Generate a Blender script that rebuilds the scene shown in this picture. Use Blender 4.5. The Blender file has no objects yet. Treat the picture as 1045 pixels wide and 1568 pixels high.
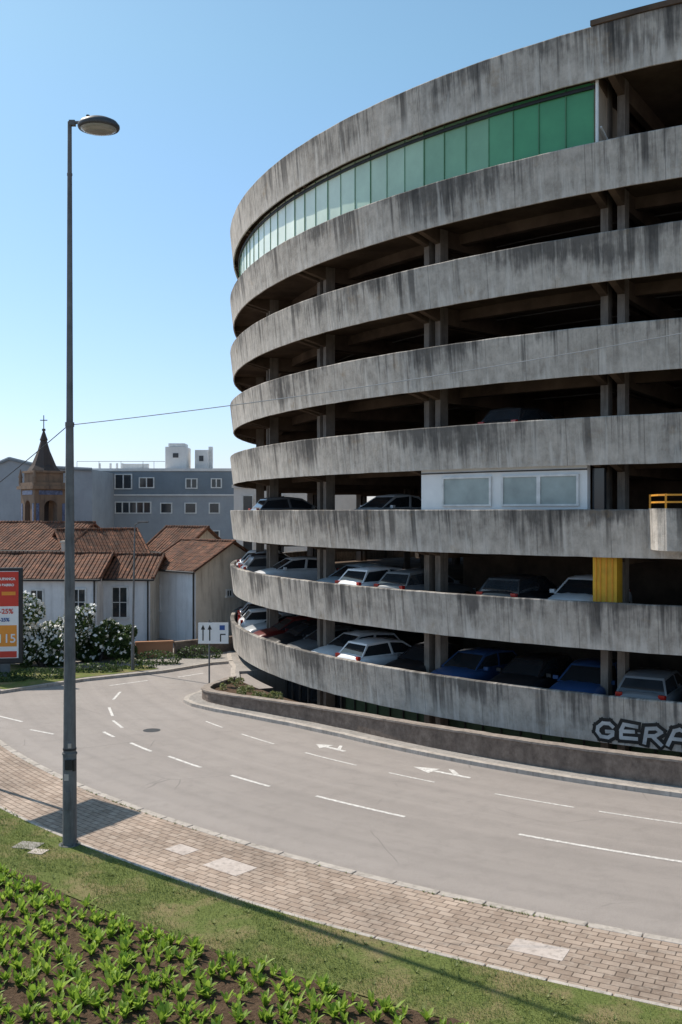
import bpy, bmesh, math, random
from mathutils import Vector, Matrix
random.seed(7)
rad=math.radians
scene=bpy.context.scene
CX,CY=25.0,55.8
def pol(r,phi):
    a=rad(phi); return (CX-r*math.sin(a), CY-r*math.cos(a))

# ---------------------------------------------------------------- materials
class M:
    def __init__(s,name,rough=0.85,spec=0.3):
        s.m=bpy.data.materials.new(name); s.m.use_nodes=True
        s.nt=s.m.node_tree; s.b=s.nt.nodes['Principled BSDF']
        s.b.inputs['Roughness'].default_value=rough
        s.b.inputs['Specular IOR Level'].default_value=spec
        s._tc=None
    def n(s,t,ins=None,**props):
        nd=s.nt.nodes.new('ShaderNode'+t)
        for k,v in props.items(): setattr(nd,k,v)
        for k,v in (ins or {}).items():
            if isinstance(v,bpy.types.NodeSocket): s.nt.links.new(v,nd.inputs[k])
            else:
                if isinstance(v,tuple) and len(v)==3 and nd.inputs[k].type=='RGBA': v=v+(1,)
                nd.inputs[k].default_value=v
        return nd
    def tc(s,w='Object'):
        if not s._tc: s._tc=s.n('TexCoord')
        return s._tc.outputs[w]
    def map(s,vec,scale=(1,1,1),loc=(0,0,0)):
        return s.n('Mapping',{'Vector':vec,'Scale':scale,'Location':loc}).outputs[0]
    def noise(s,vec,scale,detail=5,rough=0.55,dist=0.0):
        return s.n('TexNoise',{'Vector':vec,'Scale':scale,'Detail':detail,'Roughness':rough,'Distortion':dist}).outputs[0]
    def ramp(s,fac,a,b,c0=(0,0,0),c1=(1,1,1)):
        r=s.n('ValToRGB',{'Fac':fac}); e=r.color_ramp.elements
        e[0].position=a; e[1].position=b; e[0].color=c0+(1,); e[1].color=c1+(1,)
        return r.outputs[0]
    def mix(s,f,a,b,mode='MIX'):
        return s.n('MixRGB',{'Fac':f,'Color1':a,'Color2':b},blend_type=mode).outputs[0]
    def math(s,op,a,b=0.0):
        return s.n('Math',{0:a,1:b},operation=op).outputs[0]
    def link(s,sock,inp): s.nt.links.new(sock,s.b.inputs[inp])
    def bump(s,h,strength=0.3,dist=0.02):
        bn=s.n('Bump',{'Height':h,'Strength':strength,'Distance':dist}); s.link(bn.outputs[0],'Normal')

def plain(name,col,rough=0.7,spec=0.4,metal=0.0,var=0.12,scale=3.0):
    m=M(name,rough,spec); m.b.inputs['Metallic'].default_value=metal
    nz=m.noise(m.tc(),scale,5)
    d=tuple(c*(1-var*1.6) for c in col); l=tuple(min(1,c*(1+var)) for c in col)
    m.link(m.ramp(nz,0.3,0.7,d,l),'Base Color'); return m.m

def concrete_band():
    m=M('weathered_concrete',0.9,0.25); uv=m.tc('UV')
    sep=m.n('SeparateXYZ',{0:uv}); v=sep.outputs[1]; u=sep.outputs[0]
    big=m.noise(m.map(uv,(0.22,0.9,1)),1.0,5,0.6)
    base=m.ramp(big,0.32,0.68,(0.36,0.32,0.275),(0.58,0.52,0.45))
    med=m.noise(m.map(uv,(1.2,1.2,1)),2.0,8,0.75)
    base=m.mix(0.45,base,m.ramp(med,0.35,0.66,(0.17,0.152,0.133),(0.70,0.64,0.565)))
    # black lichen areas bleeding down from the rim, edges broken into vertical runs
    st=m.noise(m.map(uv,(2.3,0.20,1)),1.6,8,0.72,0.35)
    area=m.noise(m.map(uv,(0.24,0.4,1),(7,3,0)),1.0,5,0.65)
    k=m.math('ADD',st,m.math('MULTIPLY',m.math('SUBTRACT',v,0.5),0.26))
    k=m.math('ADD',k,m.math('MULTIPLY',m.math('SUBTRACT',area,0.5),1.3))
    dark=m.ramp(k,0.53,0.72)
    col=m.mix(m.math('MULTIPLY',dark,0.76),base,(0.06,0.056,0.053))
    # pale lime runs
    st2=m.noise(m.map(uv,(2.6,0.3,1),(31,9,0)),1.3,8,0.72,0.3)
    k2=m.math('SUBTRACT',st2,m.math('MULTIPLY',v,0.14))
    pale=m.ramp(k2,0.46,0.58)
    col=m.mix(m.math('MULTIPLY',pale,0.5),col,(0.70,0.66,0.60))
    # narrow black drips
    st3=m.noise(m.map(uv,(4.5,0.10,1),(3,19,0)),1.5,4,0.6)
    gate=m.ramp(m.noise(m.map(uv,(0.35,0.1,1),(91,2,0)),1.0,3),0.42,0.58)
    dr=m.math('MULTIPLY',m.math('MULTIPLY',m.ramp(st3,0.55,0.64),m.ramp(v,0.05,0.8)),gate)
    col=m.mix(m.math('MULTIPLY',dr,0.75),col,(0.035,0.034,0.033))
    st4=m.noise(m.map(uv,(1.1,0.06,1),(53,11,0)),1.5,3,0.5)
    dr=m.math('MULTIPLY',m.ramp(st4,0.60,0.65),m.ramp(v,0.0,0.5))
    col=m.mix(m.math('MULTIPLY',dr,0.65),col,(0.045,0.042,0.04))
    # rust / warm stains
    rs=m.ramp(m.noise(m.map(uv,(0.5,0.8,1),(77,5,0)),1.7,6,0.7),0.58,0.72)
    col=m.mix(m.math('MULTIPLY',rs,0.38),col,(0.32,0.21,0.10))
    fr=m.math('FRACT',m.math('DIVIDE',u,2.4))
    j=m.math('LESS_THAN',fr,0.010)
    col=m.mix(m.math('MULTIPLY',j,0.45),col,(0.05,0.05,0.05))
    m.link(col,'Base Color')
    fine=m.noise(m.map(uv,(9,1.2,1)),3,6,0.7)
    m.bump(m.math('ADD',fine,m.math('MULTIPLY',med,1.2)),0.6,0.04)
    return m.m
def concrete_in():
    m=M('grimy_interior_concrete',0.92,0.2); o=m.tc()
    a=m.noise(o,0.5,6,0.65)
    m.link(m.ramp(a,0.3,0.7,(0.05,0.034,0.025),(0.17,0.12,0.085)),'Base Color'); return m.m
def concrete_plain(name,c0,c1,sc=1.2):
    m=M(name,0.9,0.25); o=m.tc()
    a=m.noise(o,sc,8,0.7); b=m.noise(m.map(o,(6,6,0.7)),1.2,6,0.6)
    c=m.ramp(a,0.3,0.7,c0,c1)
    c=m.mix(m.math('MULTIPLY',m.ramp(b,0.5,0.7),0.5),c,tuple(x*0.35 for x in c0))
    m.link(c,'Base Color'); m.bump(m.noise(o,14,6),0.4,0.02); return m.m
def asphalt():
    m=M('worn_asphalt',0.8,0.3); o=m.tc()
    a=m.noise(o,0.22,6,0.6); b=m.noise(o,45,6,0.95); d=m.noise(o,1.6,7,0.75)
    c=m.ramp(a,0.3,0.7,(0.265,0.230,0.205),(0.365,0.32,0.288))
    c=m.mix(0.6,c,m.ramp(b,0.34,0.68,(0.10,0.088,0.08),(0.62,0.545,0.49)))
    c=m.mix(m.math('MULTIPLY',m.ramp(d,0.48,0.72),0.32),c,(0.17,0.15,0.135))
    vo=m.n('TexVoronoi',{'Vector':m.n('MixRGB',{'Fac':0.12,'Color1':o,'Color2':m.n('TexNoise',{'Vector':o,'Scale':1.5}).outputs[1]}).outputs[0],'Scale':0.28},feature='DISTANCE_TO_EDGE').outputs[0]
    crack=m.math('MULTIPLY',m.math('LESS_THAN',vo,0.003),m.ramp(m.noise(o,0.35,3),0.53,0.6))
    c=m.mix(m.math('MULTIPLY',crack,0.4),c,(0.10,0.09,0.085))
    sx=m.n('SeparateXYZ',{0:o})
    dx=m.math('SUBTRACT',sx.outputs[0],CX); dy=m.math('SUBTRACT',sx.outputs[1],CY)
    rr=m.math('SQRT',m.math('ADD',m.math('MULTIPLY',dx,dx),m.math('MULTIPLY',dy,dy)))
    tr=m.noise(m.n('CombineXYZ',{0:rr}).outputs[0],1.1,3)
    c=m.mix(m.math('MULTIPLY',m.ramp(tr,0.42,0.62),0.3),c,(0.18,0.16,0.145))
    m.link(c,'Base Color'); m.bump(b,0.6,0.012); return m.m
def pavers():
    m=M('block_paving',0.9,0.2); uv=m.tc('UV')
    br=m.n('TexBrick',{'Vector':uv,'Color1':(0.34,0.265,0.212),'Color2':(0.46,0.375,0.31),'Mortar':(0.14,0.11,0.088),'Scale':1.0,'Mortar Size':0.012,'Brick Width':0.30,'Row Height':0.17,'Bias':0.0,'Mortar Smooth':0.3})
    c=br.outputs[0]
    a=m.noise(uv,0.5,7,0.7)
    c=m.mix(0.8,c,m.ramp(a,0.33,0.67,(0.52,0.49,0.46),(1.2,1.14,1.08)),'MULTIPLY')
    c=m.mix(m.math('MULTIPLY',m.ramp(m.noise(uv,6,6,0.7),0.5,0.7),0.4),c,(0.50,0.43,0.36))
    m.link(c,'Base Color'); m.bump(m.math('ADD',m.math('MULTIPLY',br.outputs[1],-1.0),m.math('MULTIPLY',m.noise(uv,30,4),0.4)),0.5,0.01); return m.m
def grassm():
    m=M('lawn_soil_and_turf',0.95,0.1); o=m.tc()
    a=m.noise(o,0.9,6,0.65); b=m.noise(o,22,5,0.75)
    c=m.ramp(b,0.3,0.7,(0.07,0.09,0.022),(0.22,0.26,0.08))
    c=m.mix(m.math('MULTIPLY',m.ramp(a,0.47,0.62),0.75),c,(0.29,0.22,0.12))
    m.link(c,'Base Color'); m.bump(b,0.9,0.04); return m.m
def soilm():
    m=M('dark_soil',0.97,0.1); o=m.tc()
    b=m.noise(o,14,7,0.75)
    c=m.ramp(b,0.3,0.7,(0.045,0.028,0.018),(0.19,0.125,0.082))
    m.link(c,'Base Color'); m.bump(b,1.0,0.06); return m.m
def leafm(name,c0,c1,tr=0.3):
    m=M(name,0.5,0.35); o=m.tc()
    g=m.n('NewGeometry')
    c=m.ramp(g.outputs['Random Per Island'],0.0,1.0,c0,c1)
    c=m.mix(0.35,c,m.ramp(m.noise(o,1.8,3),0.35,0.65,tuple(x*0.5 for x in c0),c1))
    m.link(c,'Base Color')
    t=m.n('BsdfTranslucent',{'Color':c}); mx=m.n('MixShader',{0:tr,1:m.b.outputs[0],2:t.outputs[0]})
    out=[n for n in m.nt.nodes if n.type=='OUTPUT_MATERIAL'][0]
    m.nt.links.new(mx.outputs[0],out.inputs[0]); return m.m
def tiles():
    m=M('clay_roof_tiles',0.9,0.15); uv=m.tc('UV')
    br=m.n('TexBrick',{'Vector':uv,'Color1':(0.27,0.135,0.09),'Color2':(0.15,0.085,0.062),'Mortar':(0.05,0.035,0.028),'Scale':1.0,'Mortar Size':0.03,'Brick Width':0.24,'Row Height':0.38,'Mortar Smooth':0.6},offset=0.0)
    a=m.noise(uv,0.7,7,0.78)
    c=m.mix(0.85,br.outputs[0],m.ramp(a,0.34,0.66,(0.30,0.30,0.32),(1.7,1.55,1.4)),'MULTIPLY')
    c=m.mix(m.math('MULTIPLY',m.ramp(m.noise(uv,2.5,6,0.7),0.50,0.64),0.6),c,(0.10,0.083,0.07))
    w=m.math('SINE',m.math('MULTIPLY',m.n('SeparateXYZ',{0:uv}).outputs[0],26.18))
    m.link(c,'Base Color'); m.bump(w,0.9,0.05); return m.m
def plaster(name,c,stain=0.5,stc=(0.13,0.11,0.09)):
    m=M(name,0.9,0.2); o=m.tc()
    a=m.noise(o,0.7,7,0.7); b=m.noise(m.map(o,(3,3,0.4)),1.0,6,0.65)
    col=m.ramp(a,0.3,0.7,tuple(x*0.8 for x in c),c)
    col=m.mix(m.math('MULTIPLY',m.ramp(b,0.5,0.72),stain),col,stc)
    m.link(col,'Base Color'); m.bump(m.noise(o,12,5),0.25,0.02); return m.m
def glassm(name,c,rough=0.12,spec=0.6):
    m=M(name,rough,spec); m.link(m.ramp(m.noise(m.tc(),1.5,3),0.3,0.7,tuple(x*0.7 for x in c),c),'Base Color'); return m.m
def paintline():
    m=M('worn_road_paint',0.7,0.3); o=m.tc()
    w=m.ramp(m.noise(o,9,8,0.85),0.42,0.60)
    m.link(m.mix(w,(0.82,0.79,0.74),(0.40,0.36,0.33)),'Base Color'); return m.m
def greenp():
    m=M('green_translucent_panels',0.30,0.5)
    at=m.n('Attribute',attribute_name='fade'); uv=m.tc('UV')  # 'fade' holds the painted reflection per panel, not faded paint
    c=m.mix(at.outputs['Fac'],(0.075,0.31,0.135),(0.88,0.95,0.80))  # glossy reflection put into the colour, green to near-white per panel
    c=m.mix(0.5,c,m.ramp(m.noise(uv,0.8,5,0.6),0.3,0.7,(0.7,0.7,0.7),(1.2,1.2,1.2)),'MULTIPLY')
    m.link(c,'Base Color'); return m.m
def stonewall():
    m=M('granite_low_wall',0.92,0.2); uv=m.tc('UV')
    a=m.noise(uv,4,8,0.75); b=m.noise(m.map(uv,(1.2,0.6,1)),1.0,6,0.7)
    c=m.ramp(a,0.32,0.68,(0.12,0.09,0.073),(0.30,0.235,0.19))
    c=m.mix(m.math('MULTIPLY',m.ramp(b,0.45,0.65),0.6),c,(0.09,0.07,0.058))
    m.link(c,'Base Color'); m.bump(a,0.6,0.03); return m.m

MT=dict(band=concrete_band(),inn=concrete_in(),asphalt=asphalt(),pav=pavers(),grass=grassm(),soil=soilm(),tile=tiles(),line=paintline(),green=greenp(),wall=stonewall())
MT['kerb']=concrete_plain('kerb_concrete',(0.36,0.315,0.27),(0.55,0.49,0.43),2.0)
MT['slabp']=concrete_plain('pale_concrete_paving',(0.27,0.245,0.22),(0.40,0.365,0.33),1.0)
MT['patch']=concrete_plain('pale_cover_stone',(0.46,0.39,0.34),(0.60,0.52,0.46),3.0)
MT['iron']=plain('cast_iron',(0.05,0.047,0.045),0.6,0.4,0.4)
MT['beige']=plaster('beige_panel',(0.55,0.45,0.35),0.3)
MT['white']=plaster('white_plaster',(0.82,0.82,0.82),0.4,(0.32,0.31,0.30))
MT['oldp']=plaster('old_beige_plaster',(0.74,0.67,0.57),0.65,(0.26,0.21,0.16))
MT['whitep']=plain('white_painted_metal',(0.80,0.80,0.78),0.5,0.4,0,0.05,1.5)
MT['frost']=glassm('frosted_pane',(0.36,0.42,0.40),0.35)
MT['dglass']=glassm('dark_window_glass',(0.03,0.037,0.045),0.08,0.7)
MT['frame']=plain('white_window_frame',(0.7,0.7,0.68),0.6)
MT['conduit']=plain('conduit_grey',(0.16,0.15,0.14),0.6)
MT['dark']=plain('dark_painted_steel',(0.03,0.03,0.032),0.45,0.5,0.3)
MT['pole']=concrete_plain('galvanised_pole',(0.11,0.11,0.11),(0.21,0.205,0.20),1.5)
MT['lamp']=plain('lamp_housing_grey',(0.055,0.055,0.058),0.5,0.5)
MT['lens']=glassm('lamp_lens',(0.35,0.34,0.30),0.2)
MT['yellow']=plain('yellow_paint',(0.66,0.38,0.03),0.6,0.4,0,0.15,2)
MT['orange']=plain('orange_railing_paint',(0.75,0.32,0.03),0.55)
MT['bluegrey']=plaster('blue_grey_render',(0.36,0.39,0.42),0.2,(0.22,0.25,0.28))
MT['bluedark']=plaster('blue_grey_cladding',(0.22,0.26,0.295),0.2,(0.14,0.17,0.20))
MT['lgrey']=plaster('light_grey_render',(0.80,0.78,0.75),0.2,(0.45,0.45,0.45))
MT['church']=plaster('granite_and_tile_tower',(0.27,0.19,0.135),0.65,(0.06,0.055,0.055))
MT['slate']=plaster('dark_slate',(0.10,0.08,0.072),0.3,(0.04,0.04,0.04))
MT['azul']=plain('blue_tile',(0.12,0.16,0.28),0.4,0.4,0,0.3,6)
MT['tyre']=plain('tyre_rubber',(0.02,0.02,0.02),0.9)
MT['rim']=plain('wheel_rim',(0.45,0.45,0.46),0.35,0.5,0.6)
MT['hl']=glassm('headlamp_glass',(0.6,0.62,0.65),0.1,0.8)
MT['tl']=glassm('tail_lamp_red',(0.45,0.015,0.01),0.2,0.6)
MT['plate']=plain('number_plate_white',(0.75,0.75,0.73),0.5)
MT['cglass']=glassm('car_glass',(0.03,0.036,0.042),0.05,0.9)
MT['sred']=plain('poster_red',(0.60,0.05,0.03),0.5,0.4,0,0.05)
MT['swhite']=plain('sign_white',(0.80,0.80,0.78),0.5,0.4,0,0.04)
MT['syel']=plain('poster_orange',(0.8,0.30,0.04),0.5,0.4,0,0.05)
MT['sblack']=plain('sign_black',(0.02,0.02,0.02),0.6)
MT['sblue']=plain('sign_blue',(0.03,0.09,0.30),0.5)
MT['hedge']=leafm('dark_shrub_leaf',(0.025,0.05,0.018),(0.10,0.155,0.045),0.4)
MT['flower']=plain('white_blossom',(0.85,0.83,0.78),0.7)
MT['bed']=leafm('bedding_plant_leaf',(0.19,0.33,0.03),(0.44,0.58,0.09),0.48)
MT['blade']=leafm('grass_blade',(0.11,0.16,0.03),(0.34,0.37,0.12))
MT['weed']=leafm('weed_leaf',(0.10,0.13,0.04),(0.28,0.30,0.10))
MT['gwhite']=plain('graffiti_white',(0.50,0.50,0.49),0.8,0.3,0,0.25,2)
MT['orangew']=plaster('orange_brown_wall',(0.45,0.23,0.13),0.4)
MT['green_dark']=plain('dark_green_render',(0.06,0.11,0.06),0.7)
MT['seam']=plain('green_seam',(0.10,0.24,0.13),0.6)

# ---------------------------------------------------------------- mesh helpers
def empty(name,loc=(0,0,0),rz=0):
    e=bpy.data.objects.new(name,None); e.location=loc; e.rotation_euler=(0,0,rz); e.empty_display_size=0.3
    scene.collection.objects.link(e); return e
class B:
    def __init__(s): s.v=[];s.f=[];s.m=[];s.uv=[]
    def face(s,pts,mi=0,uv=None):
        i=len(s.v); s.v+= [tuple(p) for p in pts]; s.f.append(tuple(range(i,i+len(pts)))); s.m.append(mi)
        s.uv+= uv if uv else [(p[0],p[1]) for p in pts]
    def mesh(s,verts,faces,mi=0):
        i=len(s.v); s.v+=[tuple(p) for p in verts]
        for f in faces:
            s.f.append(tuple(a+i for a in f)); s.m.append(mi); s.uv+=[(verts[a][0],verts[a][2]) for a in f]
    def box(s,c,size,mi=0,rz=0,taper=1.0):
        x,y,z=[a/2 for a in size]; ca,sa=math.cos(rz),math.sin(rz); V=[]
        for zz in (-z,z):
            t=taper if zz>0 else 1
            for xx,yy in ((-x,-y),(x,-y),(x,y),(-x,y)):
                xx*=t; yy*=t
                V.append((c[0]+xx*ca-yy*sa,c[1]+xx*sa+yy*ca,c[2]+zz))
        s.mesh(V,[(3,2,1,0),(4,5,6,7),(0,1,5,4),(1,2,6,5),(2,3,7,6),(3,0,4,7)],mi)
    def cyl(s,p0,p1,r0,r1,mi=0,n=16):
        p0=Vector(p0);p1=Vector(p1); d=(p1-p0).normalized(); a=d.orthogonal().normalized(); b=d.cross(a); V=[]
        for p,r in ((p0,r0),(p1,r1)):
            for i in range(n):
                t=2*math.pi*i/n; V.append(p+a*r*math.cos(t)+b*r*math.sin(t))
        F=[(i,(i+1)%n,n+(i+1)%n,n+i) for i in range(n)]+[tuple(range(n))[::-1],tuple(range(n,2*n))]
        s.mesh(V,F,mi)
    def obj(s,name,mats,parent=None,smooth=False,bevel=0,recalc=True,auto=None):
        me=bpy.data.meshes.new(name); me.from_pydata(s.v,[],s.f)
        for m in mats: me.materials.append(m)
        me.polygons.foreach_set('material_index',s.m)
        l=me.uv_layers.new(name='UVMap'); 
        flat=[c for p in s.uv for c in p]; l.data.foreach_set('uv',flat)
        if recalc:
            bm=bmesh.new(); bm.from_mesh(me); bmesh.ops.recalc_face_normals(bm,faces=bm.faces); bm.to_mesh(me); bm.free()
        if smooth: me.polygons.foreach_set('use_smooth',[True]*len(me.polygons))
        me.update()
        o=bpy.data.objects.new(name,me); scene.collection.objects.link(o)
        if parent: o.parent=parent
        if bevel:
            md=o.modifiers.new('b','BEVEL'); md.width=bevel; md.segments=2; md.limit_method='ANGLE'
        return o
def wob(a,b): return math.sin(a*1.7+b*3.1)*0.5+math.sin(a*0.63+b*7.7)*0.5
def ring(name,prof,p0,p1,n,mat,parent,uo=0.0,wobble=0.0,rf=None,full=False):
    """sweep a closed (r,z) profile round the building centre"""
    b=B(); k=len(prof); zs=[p[1] for p in prof]; z0,z1=min(zs),max(zs); rows=[]
    for i in range(n+1):
        ph=p0+(p1-p0)*i/n; row=[]
        for j,(r,z) in enumerate(prof):
            rr=r+(rf(ph) if rf else 0)+wob(ph,uo)*wobble; x,y=pol(rr,ph)
            row.append((x,y,z+wob(ph*2.3,uo)*wobble))
        rows.append(row)
    for i in range(n):
        u0=rad(p0+(p1-p0)*i/n)*31+uo*13.7; u1=rad(p0+(p1-p0)*(i+1)/n)*31+uo*13.7
        for j in range(k):
            j2=(j+1)%k; va=(prof[j][1]-z0)/(z1-z0); vb=(prof[j2][1]-z0)/(z1-z0)
            if abs(va-vb)<1e-4: va=va*0.999; vb=va+abs(prof[j][0]-prof[j2][0])*0.02
            b.face([rows[i][j],rows[i+1][j],rows[i+1][j2],rows[i][j2]],0,[(u0,va),(u1,va),(u1,vb),(u0,vb)])
    if not full:
        for row in (rows[0],rows[-1]): b.face(row,0,[(p[0],0.5) for p in row])
    o=b.obj(name,[mat],parent,recalc=False)
    bm=bmesh.new(); bm.from_mesh(o.data); bmesh.ops.remove_doubles(bm,verts=bm.verts,dist=0.0008); bmesh.ops.recalc_face_normals(bm,faces=bm.faces); bm.to_mesh(o.data); bm.free()
    return o
def curve(name,pts,r,mat,parent=None,poly=True):
    c=bpy.data.curves.new(name,'CURVE'); c.dimensions='3D'; c.bevel_depth=r; c.bevel_resolution=2
    sp=c.splines.new('POLY'); sp.points.add(len(pts)-1)
    for i,p in enumerate(pts): sp.points[i].co=(*p,1)
    c.materials.append(mat); o=bpy.data.objects.new(name,c); scene.collection.objects.link(o)
    if parent: o.parent=parent
    return o

# ---------------------------------------------------------------- ground, road, pavement
b=B(); S=2500
b.face([(-S,-S,-1.5),(S,-S,-1.5),(S,S,-1.5),(-S,S,-1.5)]); b.obj('ground',[MT['slabp']])
def flatring(b,r0,r1,p0,p1,n,z,mi=0):
    for i in range(n):
        a=p0+(p1-p0)*i/n; c=p0+(p1-p0)*(i+1)/n
        b.face([(*pol(r0,a),z),(*pol(r0,c),z),(*pol(r1,c),z),(*pol(r1,a),z)],mi)
b=B(); flatring(b,33.2,300,-60,64.5,125,0); flatring(b,30.9,300,64.5,300,235,0); b.obj('road',[MT['asphalt']],recalc=False)
T0=58.0; C2=(CX-70*math.sin(rad(T0)),CY-70*math.cos(rad(T0)))
def path(r,t):
    if t<=T0: return pol(r,t)
    a=math.atan2(CY-C2[1],CX-C2[0])+rad((t-T0)*1.5); q=70-r
    return (C2[0]+q*math.cos(a),C2[1]+q*math.sin(a))
def strip(name,r0,r1,z,t0,t1,n,mat,m=1,parent=None,skirt=None,jag=0.0):
    b=B()
    for i in range(n):
        ta=t0+(t1-t0)*i/n; tb=t0+(t1-t0)*(i+1)/n
        for j in range(m):
            ra=r0+(r1-r0)*j/m; rb=r0+(r1-r0)*(j+1)/m
            def P(r,t):
                rr=r+(jag*(math.sin(t*9.1)+math.sin(t*23.7+1)+math.sin(t*51.3)) if (r==r0 and jag) else 0)
                return (*path(rr,t),z)
            ua,ub=rad(ta)*44,rad(tb)*44
            b.face([P(ra,ta),P(ra,tb),P(rb,tb),P(rb,ta)],0,[(ua,ra),(ub,ra),(ub,rb),(ua,rb)])
        if skirt is not None:
            b.face([(*path(r0,ta),skirt),(*path(r0,tb),skirt),(*path(r0,tb),z),(*path(r0,ta),z)],0,[(rad(ta)*44,0),(rad(tb)*44,0),(rad(tb)*44,.1),(rad(ta)*44,.1)])
    return b.obj(name,[mat],parent,recalc=False)
def kerbstones(r0,r1,zb,zt,name,mat):
    b=B(); tt=-30.0
    while tt<95:
        te=tt+1.3
        q=[path(r0,tt+.02),path(r0,te-.02),path(r1,te-.02),path(r1,tt+.02)]
        z=zt+random.uniform(-.004,.004)
        V=[(x,y,zb) for x,y in q]+[(x,y,z) for x,y in q]
        b.mesh(V,[(0,1,5,4),(1,2,6,5),(2,3,7,6),(3,0,4,7),(4,5,6,7)]); tt=te
    b.obj(name,[mat],bevel=0.012)
kerbstones(43.0,43.2,-.02,.085,'kerb',MT['kerb'])
strip('pavement',43.2,45.75,0.075,-30,95,140,MT['pav'],skirt=-.02)
kerbstones(45.5,45.60,0,.098,'lawn_edging_kerb',MT['kerb'])
strip('lawn',45.6,69.0,0.092,-30,70,180,MT['grass'],m=2,skirt=0.0)
strip('flower_bed_soil',47.5,57,0.115,-5,70,300,MT['soil'],m=2,jag=0.06,skirt=0.05)
def patch(name,x,y,w,d,rz,z,mat):
    b=B(); b.box((x,y,z),(w,d,0.012),0,rz); return b.obj(name,[mat])
patch('access_cover',-2.33,20.85,1.0,0.62,rad(-40),0.074,MT['patch'])
patch('access_cover',-3.5,21.9,0.62,0.45,rad(-40),0.074,MT['patch'])
patch('access_cover',3.35,16.9,0.95,0.5,rad(-28),0.074,MT['patch'])
patch('access_cover',-6.95,22.1,0.55,0.45,rad(-15),0.10,MT['slabp'])
patch('access_cover',-6.6,21.7,0.35,0.3,rad(-15),0.10,MT['patch'])
b=B(); b.cyl((-6.5,34.2,-.02),(-6.5,34.2,.003),.30,.30,0,24); b.obj('manhole_cover',[MT['iron']])
def arcline(b,r,t0,t1,w):
    n=max(2,int((t1-t0)*2))
    for i in range(n):
        a=t0+(t1-t0)*i/n; c=t0+(t1-t0)*(i+1)/n
        b.face([(*path(r-w/2,a),0.005),(*path(r-w/2,c),0.005),(*path(r+w/2,c),0.005),(*path(r+w/2,a),0.005)])
b=B()
for a,c in ((12,20),(24.5,32.6),(36.8,41),(43.3,45.7),(47.6,50.2),(51.5,53.6),(55.2,56.6)): arcline(b,39.2+(a-40)*0.03,a,c,0.11)
for a,c in ((20,24),(26,31),(32,35.5),(38.5,41),(43,46.5),(49,52),(54,56)): arcline(b,36.0,a,c,0.07)
for t0,ln in ((37.6,3.2),(45.3,2.2)):
    r=35.0
    arcline(b,r,t0,t0+ln*0.62,0.14)
    th=t0+ln*0.62; te=t0+ln
    b.face([(*pol(r-.3,th),.005),(*pol(r,te),.005),(*pol(r+.3,th),.005)])
    b.face([(*pol(r-.08,t0+ln*.32),.005),(*pol(r-.08,t0+ln*.2),.005),(*pol(r-.45,t0+ln*.42),.005),(*pol(r-.45,t0+ln*.52),.005)])
def seg(b,x0,y0,x1,y1,w):
    d=Vector((x1-x0,y1-y0)).normalized(); nx,ny=-d.y*w/2,d.x*w/2
    b.face([(x0+nx,y0+ny,.005),(x1+nx,y1+ny,.005),(x1-nx,y1-ny,.005),(x0-nx,y0-ny,.005)])
for q in ((-10.7,34.3,-9.7,33.6),(-8.9,38.2,-8.4,36.6),(-8.2,35.8,-7.6,34.6),(-9.2,41.5,-9.1,39.8),(-12.6,36.6,-11.4,35.6),(-10.0,43.0,-8.6,44.3),(-7.4,45.2,-6.4,46.3)): seg(b,*q,0.10)
b.obj('road_markings',[MT['line']],recalc=False)
# back pavement
b=B()
edge=[(-40,58),(-20,44.5),(-14.1,41.1),(-11.4,44.1),(-8.3,46.4),(-6.4,48.8),(-3.4,50.6),(6,53)]
for i in range(len(edge)-1):
    a,c=edge[i],edge[i+1]
    b.face([(*a,0.10),(*c,0.10),(c[0],125,0.10),(a[0],125,0.10)]); b.face([(*a,-.01),(*c,-.01),(*c,.10),(*a,.10)])
b.obj('pavement',[MT['slabp']],recalc=False)
b=B()
for i in range(len(edge)-1):
    a=Vector(edge[i]); c=Vector(edge[i+1]); d=(c-a); m_=(a+c)/2; L=d.length
    b.box((m_.x,m_.y+0.06,0.06),(L,0.16,0.12),0,math.atan2(d.y,d.x))
b.obj('kerb',[MT['kerb']])
b=B(); b.face([(-19.5,44.8,.112),(-14.0,41.5,.112),(-11.5,44.5,.112),(-8.6,46.9,.112),(-9.5,48.0,.112),(-13,47,.112),(-20,50,.112)]); b.obj('verge',[MT['grass']])

# ---------------------------------------------------------------- garage island, sunken forecourt
def interp(tab,x):
    if x<=tab[0][0]: return tab[0][1]
    for (a,va),(c,vc) in zip(tab,tab[1:]):
        if x<=c: return va+(vc-va)*(x-a)/(c-a)
    return tab[-1][1]
isl=[(-60,33.75),(48,33.75),(52,34.0),(56,34.55),(58.5,35.05),(60.5,35.35),(62,35.35),(63.2,35.0),(64.5,34.2),(66,33.2),(69,32.0),(75,31.3),(95,31.0)]
b=B(); prev=None
for i in range(0,311):
    ph=-60+i*0.5; r=interp(isl,ph); inner=min(32.2,r-.4) if ph<=72 else 24
    p=pol(r,ph); q=pol(r-0.22,ph); o_=pol(inner,ph); cur=(p,q,o_,ph)
    if prev:
        P,Q,O,h=prev
        if ph==72.5: O=pol(24,72)
        b.face([(*P,-.01),(*p,-.01),(*p,.12),(*P,.12)],0); b.face([(*P,.12),(*p,.12),(*q,.12),(*Q,.12)],0)
        b.face([(*Q,.117),(*q,.117),(*o_,.117),(*O,.117)],1)
        if ph<=72: b.face([(*O,.117),(*o_,.117),(*o_,-1.5),(*O,-1.5)],1)
    prev=cur
a_=pol(31.3,72); c_=pol(24,72); b.face([(*a_,.117),(*c_,.117),(*c_,-1.5),(*a_,-1.5)],1)
b.obj('pavement',[MT['kerb'],MT['slabp']],recalc=False)
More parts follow.
